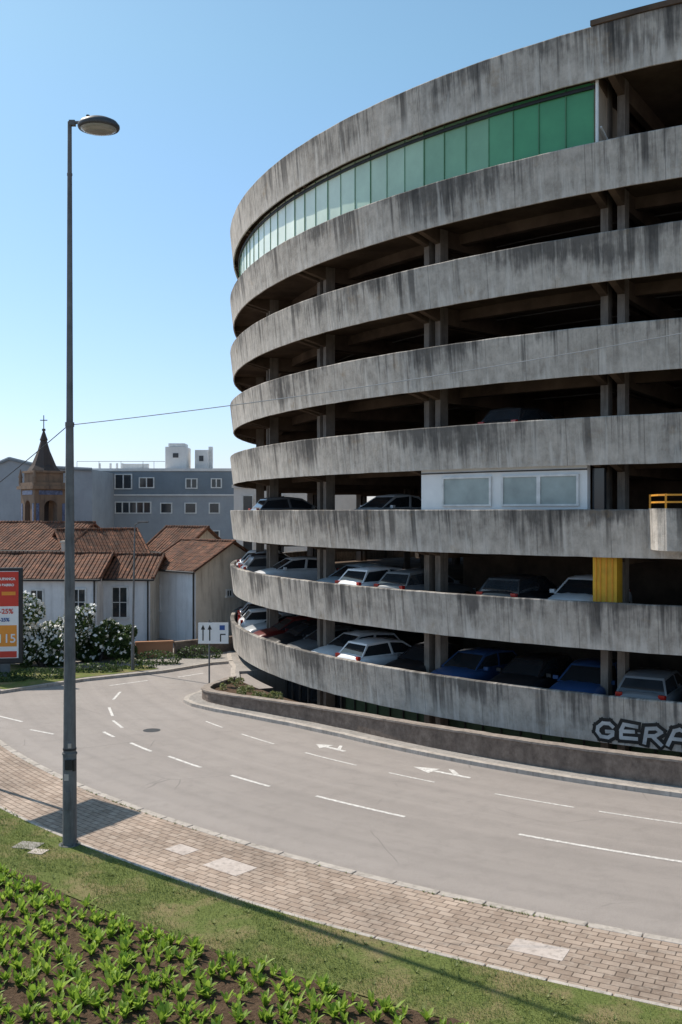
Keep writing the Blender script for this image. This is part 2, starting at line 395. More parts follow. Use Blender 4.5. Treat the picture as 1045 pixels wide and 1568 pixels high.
b=B(); flatring(b,24,33.3,-60,74,120,-1.45); b.obj('sunken_forecourt',[MT['slabp']],recalc=False)
wl=[(-60,33.1),(48,33.1),(52,33.35),(56,33.9),(58.5,34.4),(60.5,34.68),(61.8,34.65),(63,34.2),(64.2,33.4),(65.5,32.7)]
b=B(); b3=B(); prev=None
for i in range(0,252):
    ph=-60+i*0.5; r=interp(wl,ph); h=interp([(20,0.80),(40,0.74),(55,0.56),(62,0.46)],ph)+wob(ph*4,2)*.008
    q=[(*pol(r,ph),.1),(*pol(r,ph),h),(*pol(r-.3,ph),h),(*pol(r-.3,ph),.1)]; u=rad(ph)*33
    c_=[(*pol(r+.04,ph),h+.002),(*pol(r+.04,ph),h+.06),(*pol(r-.34,ph),h+.06),(*pol(r-.34,ph),h+.002)]
    if prev:
        for j in range(3):
            b.face([prev[0][j],q[j],q[j+1],prev[0][j+1]],0,[(prev[1],j*.5),(u,j*.5),(u,j*.5+.5),(prev[1],j*.5+.5)])
            b3.face([prev[2][j],c_[j],c_[j+1],prev[2][j+1]],0)
    prev=(q,u,c_)
b.face(prev[0]); W_=empty('low_planter_wall'); b.obj('wall_body',[MT['wall']],W_,recalc=False)
b3.face(prev[2]); b3.obj('wall_coping',[concrete_plain('wall_coping_stone',(0.22,0.18,0.15),(0.38,0.32,0.27),3)],W_,recalc=False)
b=B()
for i in range(44):
    a=54+i*0.26; c=a+0.26
    b.face([(*pol(interp(wl,a)-.3,a),.36),(*pol(interp(wl,c)-.3,c),.36),(*pol(32.25,c),.33),(*pol(32.25,a),.33)])
    b.face([(*pol(32.25,a),.33),(*pol(32.25,c),.33),(*pol(32.25,c),.1),(*pol(32.25,a),.1)])
b.obj('planter_soil',[MT['soil']],recalc=False)

# ---------------------------------------------------------------- foliage helpers
def rnd_unit():
    while True:
        v=Vector((random.uniform(-1,1),random.uniform(-1,1),random.uniform(-1,1)))
        if 0.05<v.length<1: return v
def leafcloud(name,clumps,n,size,mats,parent=None,flow=0.0):
    b=B(); tot=sum(c[3]*c[4]*c[5] for c in clumps)
    for (x,y,z,rx,ry,rz) in clumps:
        k=int(n*rx*ry*rz/tot)+4
        for _ in range(k):
            v=rnd_unit(); v=v.normalized()*(v.length**0.35)
            p=Vector((x+v.x*rx,y+v.y*ry,max(0.12,z+v.z*rz)))
            a=rnd_unit().normalized(); c=a.orthogonal().normalized(); s=size*random.uniform(.5,1.3)
            mi=1 if (flow and v.length>0.85 and random.random()<flow and v.z>-0.4) else 0
            if mi: p=p+v*.06; s*=1.15
            b.face([p-a*s,p+c*s*(.9 if mi else .5),p+a*s,p-c*s*(.9 if mi else .5)],mi)
    return b.obj(name,mats,parent,recalc=False)
def bush(name,x,y,h,w,seedn=0,flow=0.0,n=2600):
    e=empty(name,(0,0,0)); b=B()
    for k in range(5):
        a=random.uniform(0,6.28); r=random.uniform(.1,.4)*w
        b.cyl((x+.1*math.cos(a),y+.1*math.sin(a),.1),(x+r*math.cos(a),y+r*math.sin(a),h*.6),.05,.02,0,6)
    b.obj('stems',[MT['slate']],e)
    cl=[]
    for k in range(14):
        a=random.uniform(0,6.28); r=random.uniform(0,.70)*w/2; zz=random.uniform(.20,.90)*h; q=random.uniform(.13,.27)*w
        cl.append((x+r*math.cos(a)*1.3,y+r*math.sin(a),zz,q,q,q*.85))
    leafcloud('leaves',cl,n,0.08,[MT['hedge'],MT['flower']],e,flow); return e

# bedding plants: rosettes of long upright leaves
b=B(); r=47.75
def leaf(b,base,ang,L,w,lean):
    d=Vector((math.cos(ang),math.sin(ang),0)); s=Vector((-d.y,d.x,0)); rows=[]
    for t,ww in ((0,.45),(.4,1.0),(.75,.8),(1,.08)):
        out=L*(lean*t+0.25*lean*t*t); up=L*(t*(1.05-.5*lean*t))
        p=base+d*out+Vector((0,0,up)); cup=w*ww*.25
        rows.append((p-s*w*ww+Vector((0,0,cup)),p,p+s*w*ww+Vector((0,0,cup))))
    V=[q for row in rows for q in row]; F=[]
    for k in range(3):
        for j in range(2): F.append((k*3+j,k*3+j+1,k*3+4+j,k*3+3+j))
    b.mesh(V,F)
row=0
while r<55.5:
    st=math.degrees(0.29/r); t=8.0+(row%2)*st/2
    while t<58:
        x,y=path(r+random.uniform(-.07,.07),t+random.uniform(-.09,.09))
        if abs(x)<(y*0.36+1.2) and y>12.5 and random.random()<0.94:
            sc=random.uniform(.85,1.55)
            for st_ in range(random.randint(1,3)):
                bx=Vector((x+random.uniform(-.06,.06),y+random.uniform(-.06,.06),.11)); a0=random.uniform(0,6.28); nl=random.randint(5,8)
                for k in range(nl):
                    leaf(b,bx,a0+k*6.28/nl+random.uniform(-.3,.3),sc*random.uniform(.10,.20),sc*random.uniform(.018,.031),random.uniform(.15,.75))
        t+=st
    r+=0.28; row+=1
b.obj('bedding_plants',[MT['bed']],recalc=False)
b=B()
for _ in range(95000):
    t=random.uniform(10,60); r=45.60+2.25*random.random()**0.9
    if r>47.4 and random.random()<.6: continue
    x,y=path(r,t)
    if abs(x)>y*0.36+.8: continue
    a=random.uniform(0,6.28); h=random.uniform(.02,.065); w=.006
    dx,dy=math.cos(a),math.sin(a)
    if math.sin(x*1.9)+math.sin(y*2.3+x)>0.7 and random.random()<.75: continue
    b.face([(x-dx*w,y-dy*w,.09),(x+dx*w,y+dy*w,.09),(x+dy*h*.6+random.uniform(-.01,.01),y-dx*h*.6,.09+h)])
for _ in range(340):
    t=random.uniform(12,58); r=random.uniform(45.5,47.6); x,y=path(r,t)
    for k in range(9):
        a=random.uniform(0,6.28); h=random.uniform(.05,.13); dx,dy=math.cos(a),math.sin(a); w=.009
        b.face([(x-dy*w,y+dx*w,.09),(x+dy*w,y-dx*w,.09),(x+dx*h*.8,y+dy*h*.8,.09+h*.7)])
# weeds in the joint behind the road kerb
for _ in range(120):
    t=random.choice([random.uniform(20,58),random.gauss(45,1.5),random.gauss(31,1.2)]); x,y=path(43.22,t)
    for k in range(6):
        a=random.uniform(0,6.28); h=random.uniform(.02,.07); dx,dy=math.cos(a),math.sin(a); w=.008
        b.face([(x-dy*w,y+dx*w,.07),(x+dy*w,y-dx*w,.07),(x+dx*h*.8,y+dy*h*.8,.08+h*.7)])
b.obj('grass',[MT['blade']],recalc=False)

# ---------------------------------------------------------------- parking garage
G=empty('parking_garage')
tops={'H':1.98,'G':4.78,'F':7.58,'E':10.38,'D':13.12,'C':15.92,'B':18.68}
FD=0.88
def bandprof(zt,h=1.45): return [(30.80,zt-h),(30.86,zt-h),(31.02,zt-.03),(31.0,zt),(30.84,zt),(30.80,zt-.03)]
for i,(k,zt) in enumerate(tops.items()):
    ring('parapet_band',bandprof(zt),0,360,360,MT['band'],G,uo=i*2.0+1,wobble=0.007,full=True)
    zf=zt-FD
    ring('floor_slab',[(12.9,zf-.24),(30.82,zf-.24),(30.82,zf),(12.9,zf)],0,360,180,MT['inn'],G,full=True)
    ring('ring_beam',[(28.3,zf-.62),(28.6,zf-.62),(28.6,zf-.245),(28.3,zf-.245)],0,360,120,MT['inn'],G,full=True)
ring('roof_parapet',bandprof(22.2,1.55),0,360,360,MT['band'],G,uo=22,wobble=0.008,full=True)
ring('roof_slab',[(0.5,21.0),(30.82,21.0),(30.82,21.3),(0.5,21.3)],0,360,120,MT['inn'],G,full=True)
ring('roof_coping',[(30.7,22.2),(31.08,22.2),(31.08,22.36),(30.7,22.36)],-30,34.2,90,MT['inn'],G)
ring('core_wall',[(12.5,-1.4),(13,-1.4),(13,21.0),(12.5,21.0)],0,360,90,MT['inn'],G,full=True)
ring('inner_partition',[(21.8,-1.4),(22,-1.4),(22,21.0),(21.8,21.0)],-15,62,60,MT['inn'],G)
ring('ground_floor_wall',[(28.9,-1.4),(29.1,-1.4),(29.1,.84),(28.9,.84)],-60,58.8,90,MT['green_dark'],G)
ring('ground_floor_glazing',[(28.9,-1.4),(29.1,-1.4),(29.1,.84),(28.9,.84)],59,71,20,MT['dglass'],G)
b=B()
x,y=pol(27.6,71.2); b.box((x,y,-.28),(.2,2.8,2.2),0,-rad(71.2)); b.obj('ground_floor_end_wall',[MT['green_dark']],G)
b=B()
for k in range(7):
    x,y=pol(29.16,59+k*2); b.box((x,y,-.3),(.05,.07,2.2),0,-rad(59+k*2))
b.obj('glazing_mullions',[MT['conduit']],G)
b=B()
for k in range(20):
    x,y=pol(29.15,30+k*1.5); b.box((x,y,-.3),(.04,.05,2.2),0,-rad(30+k*1.5))
b.obj('panel_joints',[MT['dark']],G)
b=B(); b2=B()
for i in range(27):
    ph=33.8+i*360/27
    for dph in (-.52,.52):
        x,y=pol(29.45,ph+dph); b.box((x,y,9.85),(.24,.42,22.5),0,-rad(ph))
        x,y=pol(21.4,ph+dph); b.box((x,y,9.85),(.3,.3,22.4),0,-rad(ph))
        for zt in list(tops.values())+[22.12]:
            zu=zt-FD-.245 if zt<22 else 20.99
            a=rad(ph+dph); tx,ty=-math.cos(a),math.sin(a)
            def P(r,s,z): x,y=pol(r,ph+dph); return (x+tx*s,y+ty*s,z)
            V=[]
            for r_,zb in ((22,zu-.6),(29.3,zu-.6),(30.83,zu-.22)):
                V+=[P(r_,-.11,zb),P(r_,.11,zb),P(r_,.11,zu),P(r_,-.11,zu)]
            F=[(0,4,5,1),(1,5,6,2),(2,6,7,3),(3,7,4,0),(4,8,9,5),(5,9,10,6),(6,10,11,7),(7,11,8,4),(0,1,2,3),(8,11,10,9)]
            b2.mesh(V,F)
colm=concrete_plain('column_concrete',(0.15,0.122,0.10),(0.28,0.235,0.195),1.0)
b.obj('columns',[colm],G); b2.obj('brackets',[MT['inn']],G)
b=B(); sheens=[]; ph=34.35; k=0
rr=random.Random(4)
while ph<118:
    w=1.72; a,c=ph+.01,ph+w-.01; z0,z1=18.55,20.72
    sheen=min(1,max(0,(ph-40)/22))**0.85*0.98+rr.uniform(-.05,.05)+ (0.07 if 40<ph<50 and k%3==1 else 0); sheen=min(1,max(0,sheen))  # painted reflection grows towards the left end, plus random panel tone
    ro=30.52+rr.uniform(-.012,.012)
    b.face([(*pol(ro,a),z0),(*pol(ro,c),z0),(*pol(ro,c),z1),(*pol(ro,a),z1)],0,[(ph*.54,0),(ph*.54+.9,0),(ph*.54+.9,2),(ph*.54,2)]); sheens+= [sheen]
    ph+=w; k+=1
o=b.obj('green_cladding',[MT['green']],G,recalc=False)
at=o.data.attributes.new('fade','FLOAT','FACE'); at.data.foreach_set('value',sheens)  # 'fade' carries the painted reflection and random panel tone
b=B(); ph=34.35
while ph<118:
    x,y=pol(30.53,ph); b.box((x,y,19.63),(.022,.04,2.2),0,-rad(ph)); ph+=1.72
b.obj('cladding_seams',[MT['seam']],G)
ring('cladding_head_rail',[(30.46,20.5),(30.6,20.5),(30.6,20.60),(30.46,20.60)],34.3,118,140,MT['dark'],G)
ring('cladding_backing',[(30.3,18.5),(30.4,18.5),(30.4,20.9),(30.3,20.9)],34.4,118,80,MT['inn'],G)
b=B()
a=pol(30.5,34.2); c=pol(28.4,34.2+.1); mx,my=(a[0]+c[0])/2,(a[1]+c[1])/2
b.box((mx,my,19.4),(.1,2.1,2.8),0,-rad(34.2)); b.obj('return_wall',[MT['beige']],G)
b=B(); x0,y0=pol(30.5,33.95);x1,y1=pol(28.9,33.95); b.cyl((x0,y0,19.3),(x1,y1,18.7),.03,.03); x,y=pol(30.62,34.1); b.cyl((x,y,18.6),(x,y,20.7),.05,.05); b.obj('downpipe',[MT['whitep']],G)
e0,e1=34.7,46.5
ring('office_wall',[(30.35,6.72),(30.6,6.72),(30.6,9.1),(30.35,9.1)],e0,e1,40,MT['whitep'],G)
for a,c in ((41.0,44.6),(37.75,40.15),(35.25,37.65)):
    ring('office_window_pane',[(30.61,7.75),(30.63,7.75),(30.63,8.62),(30.61,8.62)],a,c,12,MT['frost'],G)
    for z in (7.72,8.65): ring('office_window_frame',[(30.61,z-.03),(30.67,z-.03),(30.67,z+.03),(30.61,z+.03)],a-.08,c+.08,12,MT['frame'],G)
    for q in (a,c):
        ring('office_window_frame',[(30.61,7.75),(30.67,7.75),(30.67,8.62),(30.61,8.62)],q-.07,q+.07,1,MT['frame'],G)
ring('office_window_shadow_gap',[(30.6,8.80),(30.64,8.80),(30.64,8.84),(30.6,8.84)],e0,e1,40,MT['iron'],G)
ring('office_window_side',[(30.1,7.3),(30.3,7.3),(30.3,8.85),(30.1,8.85)],33.9,34.6,3,MT['dglass'],G)
ring('yellow_pier',[(30.0,3.95),(30.55,3.95),(30.55,6.12),(30.0,6.12)],33.0,34.4,3,MT['yellow'],G)
b=B()
for q in (33.25,33.6,33.95,34.2):
    x,y=pol(30.57,q); b.box((x,y,5.05),(.03,.03,2.1),0,-rad(q))
b.obj('yellow_pier_ribs',[MT['orange']],G)
rf=lambda ph: -1.6*max(0,(ph-29.4)/1.6)**2
ring('access_ramp_parapet',[(32.3,6.42),(32.5,6.42),(32.62,7.6),(32.42,7.6)],-30,31.0,120,MT['band'],G,uo=40,rf=rf,wobble=.004)
ring('access_ramp_slab',[(31.1,6.45),(32.35,6.45),(32.35,6.6),(31.1,6.6)],-30,29.8,80,MT['inn'],G)
for z in (7.75,7.95): ring('access_ramp_rail',[(32.44,z),(32.49,z),(32.49,z+.05),(32.44,z+.05)],-30,31.0,120,MT['orange'],G,rf=rf)
b=B()
for k in range(22):
    ph=30.9-k*1.35; x,y=pol(32.46+rf(ph),ph); b.box((x,y,7.8),(.05,.05,.42),0,-rad(ph))
b.obj('access_ramp_rail_posts',[MT['orange']],G)
b=B()
for zt in list(tops.values())[1:]:
    zc=zt-FD-.30
    for rr_ in (26.4,24.0):
        prevp=None
        for i in range(60):
            p=(*pol(rr_,20+i*1.3),zc)
            if prevp: b.cyl(prevp,p,.03,.03,0,5)
            prevp=p
b.obj('service_conduits',[MT['conduit']],G)
letters={'G':[[(.9,.78),(.7,.97),(.35,.95),(.1,.65),(.08,.35),(.3,.05),(.7,.03),(.92,.22),(.92,.45),(.58,.42)]],
 'E':[[(.9,.9),(.2,.97),(.08,.55),(.12,.06),(.95,.1)],[(.12,.5),(.75,.55)]],
 'R':[[(.08,-.05),(.12,.92),(.6,1),(.88,.78),(.6,.5),(.2,.45)],[(.45,.45),(.95,-.05)]],
 'A':[[(0,-.05),(.25,.9),(.5,1.02),(.75,.9),(.98,-.05)],[(.2,.38),(.8,.38)]]}
def stroke(b,pts,w,s0,z0,sx,sz,off,mi):
    for (p,q) in zip(pts,pts[1:]):
        p=Vector((s0+p[0]*sx+p[1]*.06,z0+p[1]*sz)); q=Vector((s0+q[0]*sx+q[1]*.06,z0+q[1]*sz)); d=(q-p).normalized(); n_=Vector((-d.y,d.x))*w/2; d=d*w*.35
        P=[]
        for v in [p-d+n_,q+d+n_,q+d-n_,p-d-n_]:
            ph=34.2-math.degrees(v.x/31.0); rr_=30.86+(v.y-.53)/1.42*.16+off; P.append((*pol(rr_,ph),v.y))
        b.face(P,mi)
b=B()
for ps,(w_,of,mi) in enumerate(((.32,.016,0),(.11,.028,1))):
    s=.1
    for i,ch in enumerate('GERA'):
        for q,st in enumerate(letters[ch]): stroke(b,st,w_,s,.70+(.03 if i%2 else 0),.56,.46,of+.0012*i+.0005*q,mi)
        s+=.72
b.obj('graffiti',[MT['sblack'],MT['gwhite']],G,recalc=False)

# ---------------------------------------------------------------- cars
def make_car(name,paint,hatch=True):
    b=B()
    st=[(-2.06,.60,.42,.62),(-2.0,.76,.26,.90),(-1.75,.84,.24,.98),(-1.1,.87,.22,.98),(0,.88,.22,.96),(.95,.87,.22,.94),(1.5,.85,.24,.84),(1.88,.78,.26,.70),(2.04,.62,.36,.58)]
    if not hatch: st[1]=(-2.0,.76,.26,.84); st[2]=(-1.75,.84,.24,.93)
    rows=[]
    for x,w,z0,z1 in st:
        h=z1-z0
        rows.append([(x,y,z) for y,z in ((-w*.8,z0),(-w*.98,z0+h*.2),(-w,z0+h*.55),(-w*.95,z0+h*.88),(-w*.7,z1+.01),(0,z1+.035),(w*.7,z1+.01),(w*.95,z0+h*.88),(w,z0+h*.55),(w*.98,z0+h*.2),(w*.8,z0))])
    V=[p for r_ in rows for p in r_]; n=11; F=[]
    for i in range(len(rows)-1):
        for j in range(n-1): F.append((i*n+j,i*n+j+1,(i+1)*n+j+1,(i+1)*n+j))
        F.append((i*n+n-1,i*n,(i+1)*n,(i+1)*n+n-1))
    F.append(tuple(range(n))); F.append(tuple(range((len(rows)-1)*n,len(rows)*n))[::-1])
    bb=B(); bb.mesh(V,F,0)
    me=bpy.data.meshes.new('t'); me.from_pydata(bb.v,[],bb.f)
    bm=bmesh.new(); bm.from_mesh(me); bmesh.ops.recalc_face_normals(bm,faces=bm.faces)
    bmesh.ops.subdivide_edges(bm,edges=bm.edges[:],cuts=1,use_grid_fill=True,smooth=0.6)
    for f in bm.faces: f.material_index=0; f.smooth=True
    zb,zr=.94,1.47; xf,xrf=(1.0,.20); xr,xrr=(-1.88,-1.5) if hatch else (-1.6,-.95)
    base=[(xr,-.76,zb),(-.4,-.80,zb),(xf,-.76,zb),(xf,.76,zb),(-.4,.80,zb),(xr,.76,zb)]
    top=[(xrr,-.60,zr-.07),(-.5,-.64,zr-.01),(xrf,-.60,zr-.05),(xrf,.60,zr-.05),(-.5,.64,zr-.01),(xrr,.60,zr-.07)]
    bv=[bm.verts.new(p) for p in base]; tv=[bm.verts.new(p) for p in top]
    gf=[]
    for i in range(6):
        gf.append(bm.faces.new((bv[i],bv[(i+1)%6],tv[(i+1)%6],tv[i])))
    c0=bm.verts.new((xrr+.1,0,zr)); c1=bm.verts.new((-.5,0,zr+.05)); c2=bm.verts.new((xrf-.05,0,zr))
    tf=[bm.faces.new(q) for q in ((tv[0],tv[1],c1,c0),(tv[1],tv[2],c2,c1),(tv[2],tv[3],c2),(tv[3],tv[4],c1,c2),(tv[4],tv[5],c0,c1),(tv[5],tv[0],c0))]
    for f in tf: f.material_index=0; f.smooth=True
    bmesh.ops.recalc_face_normals(bm,faces=gf+tf)
    for f in gf: f.material_index=0
    bmesh.ops.inset_individual(bm,faces=gf,thickness=.085,depth=-.012)
    for f in gf: f.material_index=1
    bm.to_mesh(me); bm.free()
    d=B()
    for x in (-1.3,1.28):
        for y in (-.80,.80):
            d.cyl((x,y-.1,.31),(x,y+.1,.31),.31,.31,2,20); s=1 if y>0 else -1
            d.cyl((x,y+s*.1,.31),(x,y+s*.108,.31),.2,.19,3,14)
    for y in (-.58,.58):
        d.box((1.90,y,.63),(.16,.30,.13),4,rad(-18 if y>0 else 18)); d.box((-1.97,y*1.1,.84 if hatch else .74),(.12,.20,.26 if hatch else .14),5,rad(12 if y>0 else -12))
    d.box((2.02,0,.50),(.06,.85,.14),2); d.box((2.06,0,.47),(.02,.50,.11),6); d.box((-2.06,0,.62),(.02,.50,.11),6); d.box((-2.0,0,.33),(.08,1.2,.12),2)
    for y in (-.95,.95): d.box((.62,y,1.0),(.12,.17,.12),0)
    bm=bmesh.new(); bm.from_mesh(me)
    dm=bpy.data.meshes.new('d'); dm.from_pydata(d.v,[],d.f); dm.polygons.foreach_set('material_index',d.m)
    bm.from_mesh(dm); bm.to_mesh(me); bm.free(); me.name=name
    for m_ in (paint,MT['cglass'],MT['tyre'],MT['rim'],MT['hl'],MT['tl'],MT['plate']): me.materials.append(m_)
    return me
def carpaint(n,c):
    m=M(n,0.38,0.5); m.b.inputs['Coat Weight'].default_value=0.5; m.b.inputs['Coat Roughness'].default_value=0.1
    m.link(m.ramp(m.noise(m.tc(),2.5,4),0.3,0.7,tuple(x*.88 for x in c),c),'Base Color'); return m.m
cols={'white':(.88,.88,.88),'silver':(.52,.54,.55),'black':(.02,.02,.022),'blue':(.03,.08,.20),'lblue':(.40,.49,.55),'red':(.15,.012,.01),'grey':(.15,.155,.16),'navy':(.03,.04,.08)}
cars={}
for k,c in cols.items():
    p=carpaint('car_paint_'+k,c)
    cars[k]=(make_car('hatchback_'+k,p,True),make_car('saloon_'+k,p,False))
slots=lambda i: 36.02+4.444*i
park={'H':{-4:('grey',0,0),-2:('black',1,0),-1:('grey',0,0),0:('blue',0,1),1:('black',0,1),2:('blue',0,1),3:('black',1,1),4:('white',0,0),5:('white',0,1),6:('grey',1,1),7:('black',0,1),8:('red',0,1),9:('silver',0,1),10:('white',0,0),11:('black',0,0),12:('white',0,0),13:('silver',1,0)},
 'G':{-2:('grey',0,0),0:('white',0,1),1:('black',0,0),3:('grey',0,0),4:('white',0,0),5:('lblue',1,1),8:('white',0,1),9:('grey',0,0),10:('black',0,0),11:('silver',1,0),12:('white',0,0)},
 'F':{4:('silver',1,1),8:('grey',0,0)},
 'E':{1:('black',0,0)}}
for lev,d in park.items():
    zf=tops[lev]-FD
    for i,(c,h,outw) in d.items():
        ph=slots(i)+random.uniform(-.25,.25); x,y=pol(28.62+random.uniform(-.1,.1),ph)
        o=bpy.data.objects.new('parked_car',cars[c][h]); scene.collection.objects.link(o)
        o.location=(x,y,zf+.002)
        a=math.atan2(-math.cos(rad(ph)),-math.sin(rad(ph)))+(0 if outw else math.pi)+random.uniform(-.04,.04)
        o.rotation_euler=(0,0,a)

# ---------------------------------------------------------------- street lamp
L=empty('street_lamp',(-6.05,22.2,0))
b=B()
b.cyl((0,0,.05),(0,0,.10),.24,.24,0,20); b.cyl((0,0,.09),(0,0,2.1),.155,.150,0,24); b.cyl((0,0,2.1),(0,0,2.14),.165,.165,0,24)
b.cyl((0,0,2.14),(0,0,9.4),.140,.085,0,24); b.cyl((0,0,9.4),(0,0,9.5),.10,.10,0,20); b.cyl((0,0,9.5),(0,0,15.0),.075,.052,0,20); b.cyl((0,0,15.0),(0,0,15.05),.06,.06,0,16); b.cyl((0,0,15.05),(0,0,16.2),.05,.045,0,16)
b.cyl((0,0,16.18),(.34,-.05,16.17),.035,.035,0,12); b.box((.06,0,16.17),(.13,.12,.11))
for a in range(4): b.cyl((.19*math.cos(a*1.57+.8),.19*math.sin(a*1.57+.8),.10),(.19*math.cos(a*1.57+.8),.19*math.sin(a*1.57+.8),.14),.02,.02,0,8)
b.box((0,-.15,1.1),(.12,.03,.4),0)
b.obj('pole',[MT['pole']],L,smooth=False)
b=B()
b.cyl((0,0,2.2),(0,0,2.24),.15,.15,0,20); b.cyl((.10,-.06,1.75),(.10,-.06,2.0),.06,.06,0,10); b.box((0.02,-.16,1.9),(.16,.05,.22)); b.obj('pole_fittings',[MT['dark']],L)
b=B(); b.box((-.03,-.157,1.62),(.10,.006,.14),0,0); b.box((.04,-.155,2.32),(.07,.03,.10)); b.obj('pole_stickers',[MT['patch']],L)
def revolve(prof,cx,cy,cz,sx,sy,n=28):
    b=B(); V=[]
    for r_,z in prof:
        for i in range(n):
            t=6.28318*i/n; V.append((cx+r_*sx*math.cos(t),cy+r_*sy*math.sin(t),cz+z))
    F=[]
    for k in range(len(prof)-1):
        for i in range(n): F.append((k*n+i,k*n+(i+1)%n,(k+1)*n+(i+1)%n,(k+1)*n+i))
    F.append(tuple(range(n))); F.append(tuple(range((len(prof)-1)*n,len(prof)*n)))
    b.mesh(V,F); return b
revolve([(.96,-.10),(1.0,-.07),(1.0,-.02),(.88,.05),(.6,.11),(.3,.145),(.05,.15)],.66,-.05,16.12,.46,.42).obj('lamp_head',[MT['lamp']],L,smooth=True)
revolve([(.4,-.165),(.7,-.15),(.92,-.105),(.9,-.09)],.66,-.05,16.12,.44,.40).obj('lamp_lens',[MT['lens']],L,smooth=True)
b=B(); b.cyl((.42,-.05,16.25),(.42,-.05,16.33),.05,.04,0,10); b.obj('photocell',[MT['dark']],L)
def sag(p,q,s,n=40):
    p=Vector(p);q=Vector(q); return [tuple(p.lerp(q,i/n)-Vector((0,0,s*4*(i/n)*(1-i/n)))) for i in range(n+1)]
wire=plain('cable_grey',(.4,.4,.4),.6)
cb=empty('overhead_cable')
curve('cable_right',sag((-5.95,22.2,9.45),(22,21.5,14.7),.55),.010,wire,cb)
curve('cable_left',sag((-6.12,22.2,9.4),(-16,30,4.6),.3),.010,MT['dark'],cb)

L2=empty('street_lamp',(-9.75,46.6,.1)); b=B()
b.cyl((0,0,0),(0,0,1.2),.085,.08,0,14); b.cyl((0,0,1.2),(.1,0,6.8),.055,.035,0,12); b.cyl((.1,0,6.8),(.45,-.1,6.95),.025,.02,0,8); b.obj('pole',[MT['pole']],L2)
b=B(); b.box((.5,-.1,6.93),(.5,.2,.09)); b.obj('lamp_head',[MT['pole']],L2,bevel=.03)

T=empty('traffic_sign',(-5.5,41.5,.1)); b=B()
b.cyl((0,.05,0),(0,.05,2.9),.035,.035,0,10); b.obj('post',[MT['pole']],T)
b=B(); b.box((.18,0,2.35),(1.26,.03,.88)); b.obj('board',[MT['swhite']],T,bevel=.01)
b=B(); b.box((.18,.02,2.35),(1.30,.02,.92)); b.obj('board_back',[MT['lamp']],T)
b=B()
for x in (-.25,0.03):
    b.box((x,-.018,2.28),(.05,.004,.48)); b.face([(x-.09,-.02,2.50),(x+.09,-.02,2.50),(x,-.02,2.70)])
b.box((.48,-.018,2.15),(.05,.004,.3)); b.box((.58,-.018,2.30),(.22,.004,.05)); b.obj('arrows',[MT['sblack']],T)
b=B(); b.box((.55,-.018,2.58),(.22,.004,.2)); b.obj('parking_symbol',[MT['sblue']],T)

D=empty('direction_sign',(-10.95,28.1,.08)); b=B()
b.cyl((0,0,0),(0,0,8.5),.07,.06,0,12); b.obj('post',[MT['pole']],D)
b=B(); b.box((-.05,-.05,7.3),(2.3,.05,2.3),0,math.atan2(.87,.5)); b.obj('panel',[MT['sblue']],D)

A=empty('advertising_billboard',(-15.75,44.6,.1),rad(8)); b=B()
b.box((0,0,2.75),(2.9,.18,4.3)); b.obj('frame',[MT['dark']],A,bevel=.04)
b=B(); b.box((0,.02,.3),(1.8,.14,.6)); b.obj('plinth',[MT['pole']],A)
b=B(); b.box((0,-.10,2.8),(2.55,.012,3.9)); b.obj('poster_sheet',[MT['swhite']],A)
b=B(); b.box((0,-.11,3.95),(2.55,.012,1.55)); b.box((.1,-.11,1.02),(2.2,.012,.28)); b.obj('poster_header',[MT['sred']],A)
b=B(); b.box((.85,-.118,3.75),(.6,.012,.16)); b.box((.7,-.112,1.85),(1.0,.012,.95)); b.obj('poster_price_panel',[MT['syel']],A)
def text(s,x,z,size,mat,par,y=-.13):
    c=bpy.data.curves.new('lettering','FONT'); c.body=s; c.size=size; c.extrude=.002; c.offset=.006; c.materials.append(mat)
    o=bpy.data.objects.new('lettering',c); scene.collection.objects.link(o); o.parent=par; o.location=(x,y,z); o.rotation_euler=(rad(90),0,0)
text('POUPANCA',.28,4.35,.16,MT['swhite'],A); text('NO BAIRRO',.28,4.08,.15,MT['swhite'],A)
text('-25%',.45,2.85,.30,MT['sred'],A); text('-25%',.45,2.5,.22,MT['sblue'],A); text('115',.35,1.55,.55,MT['swhite'],A)

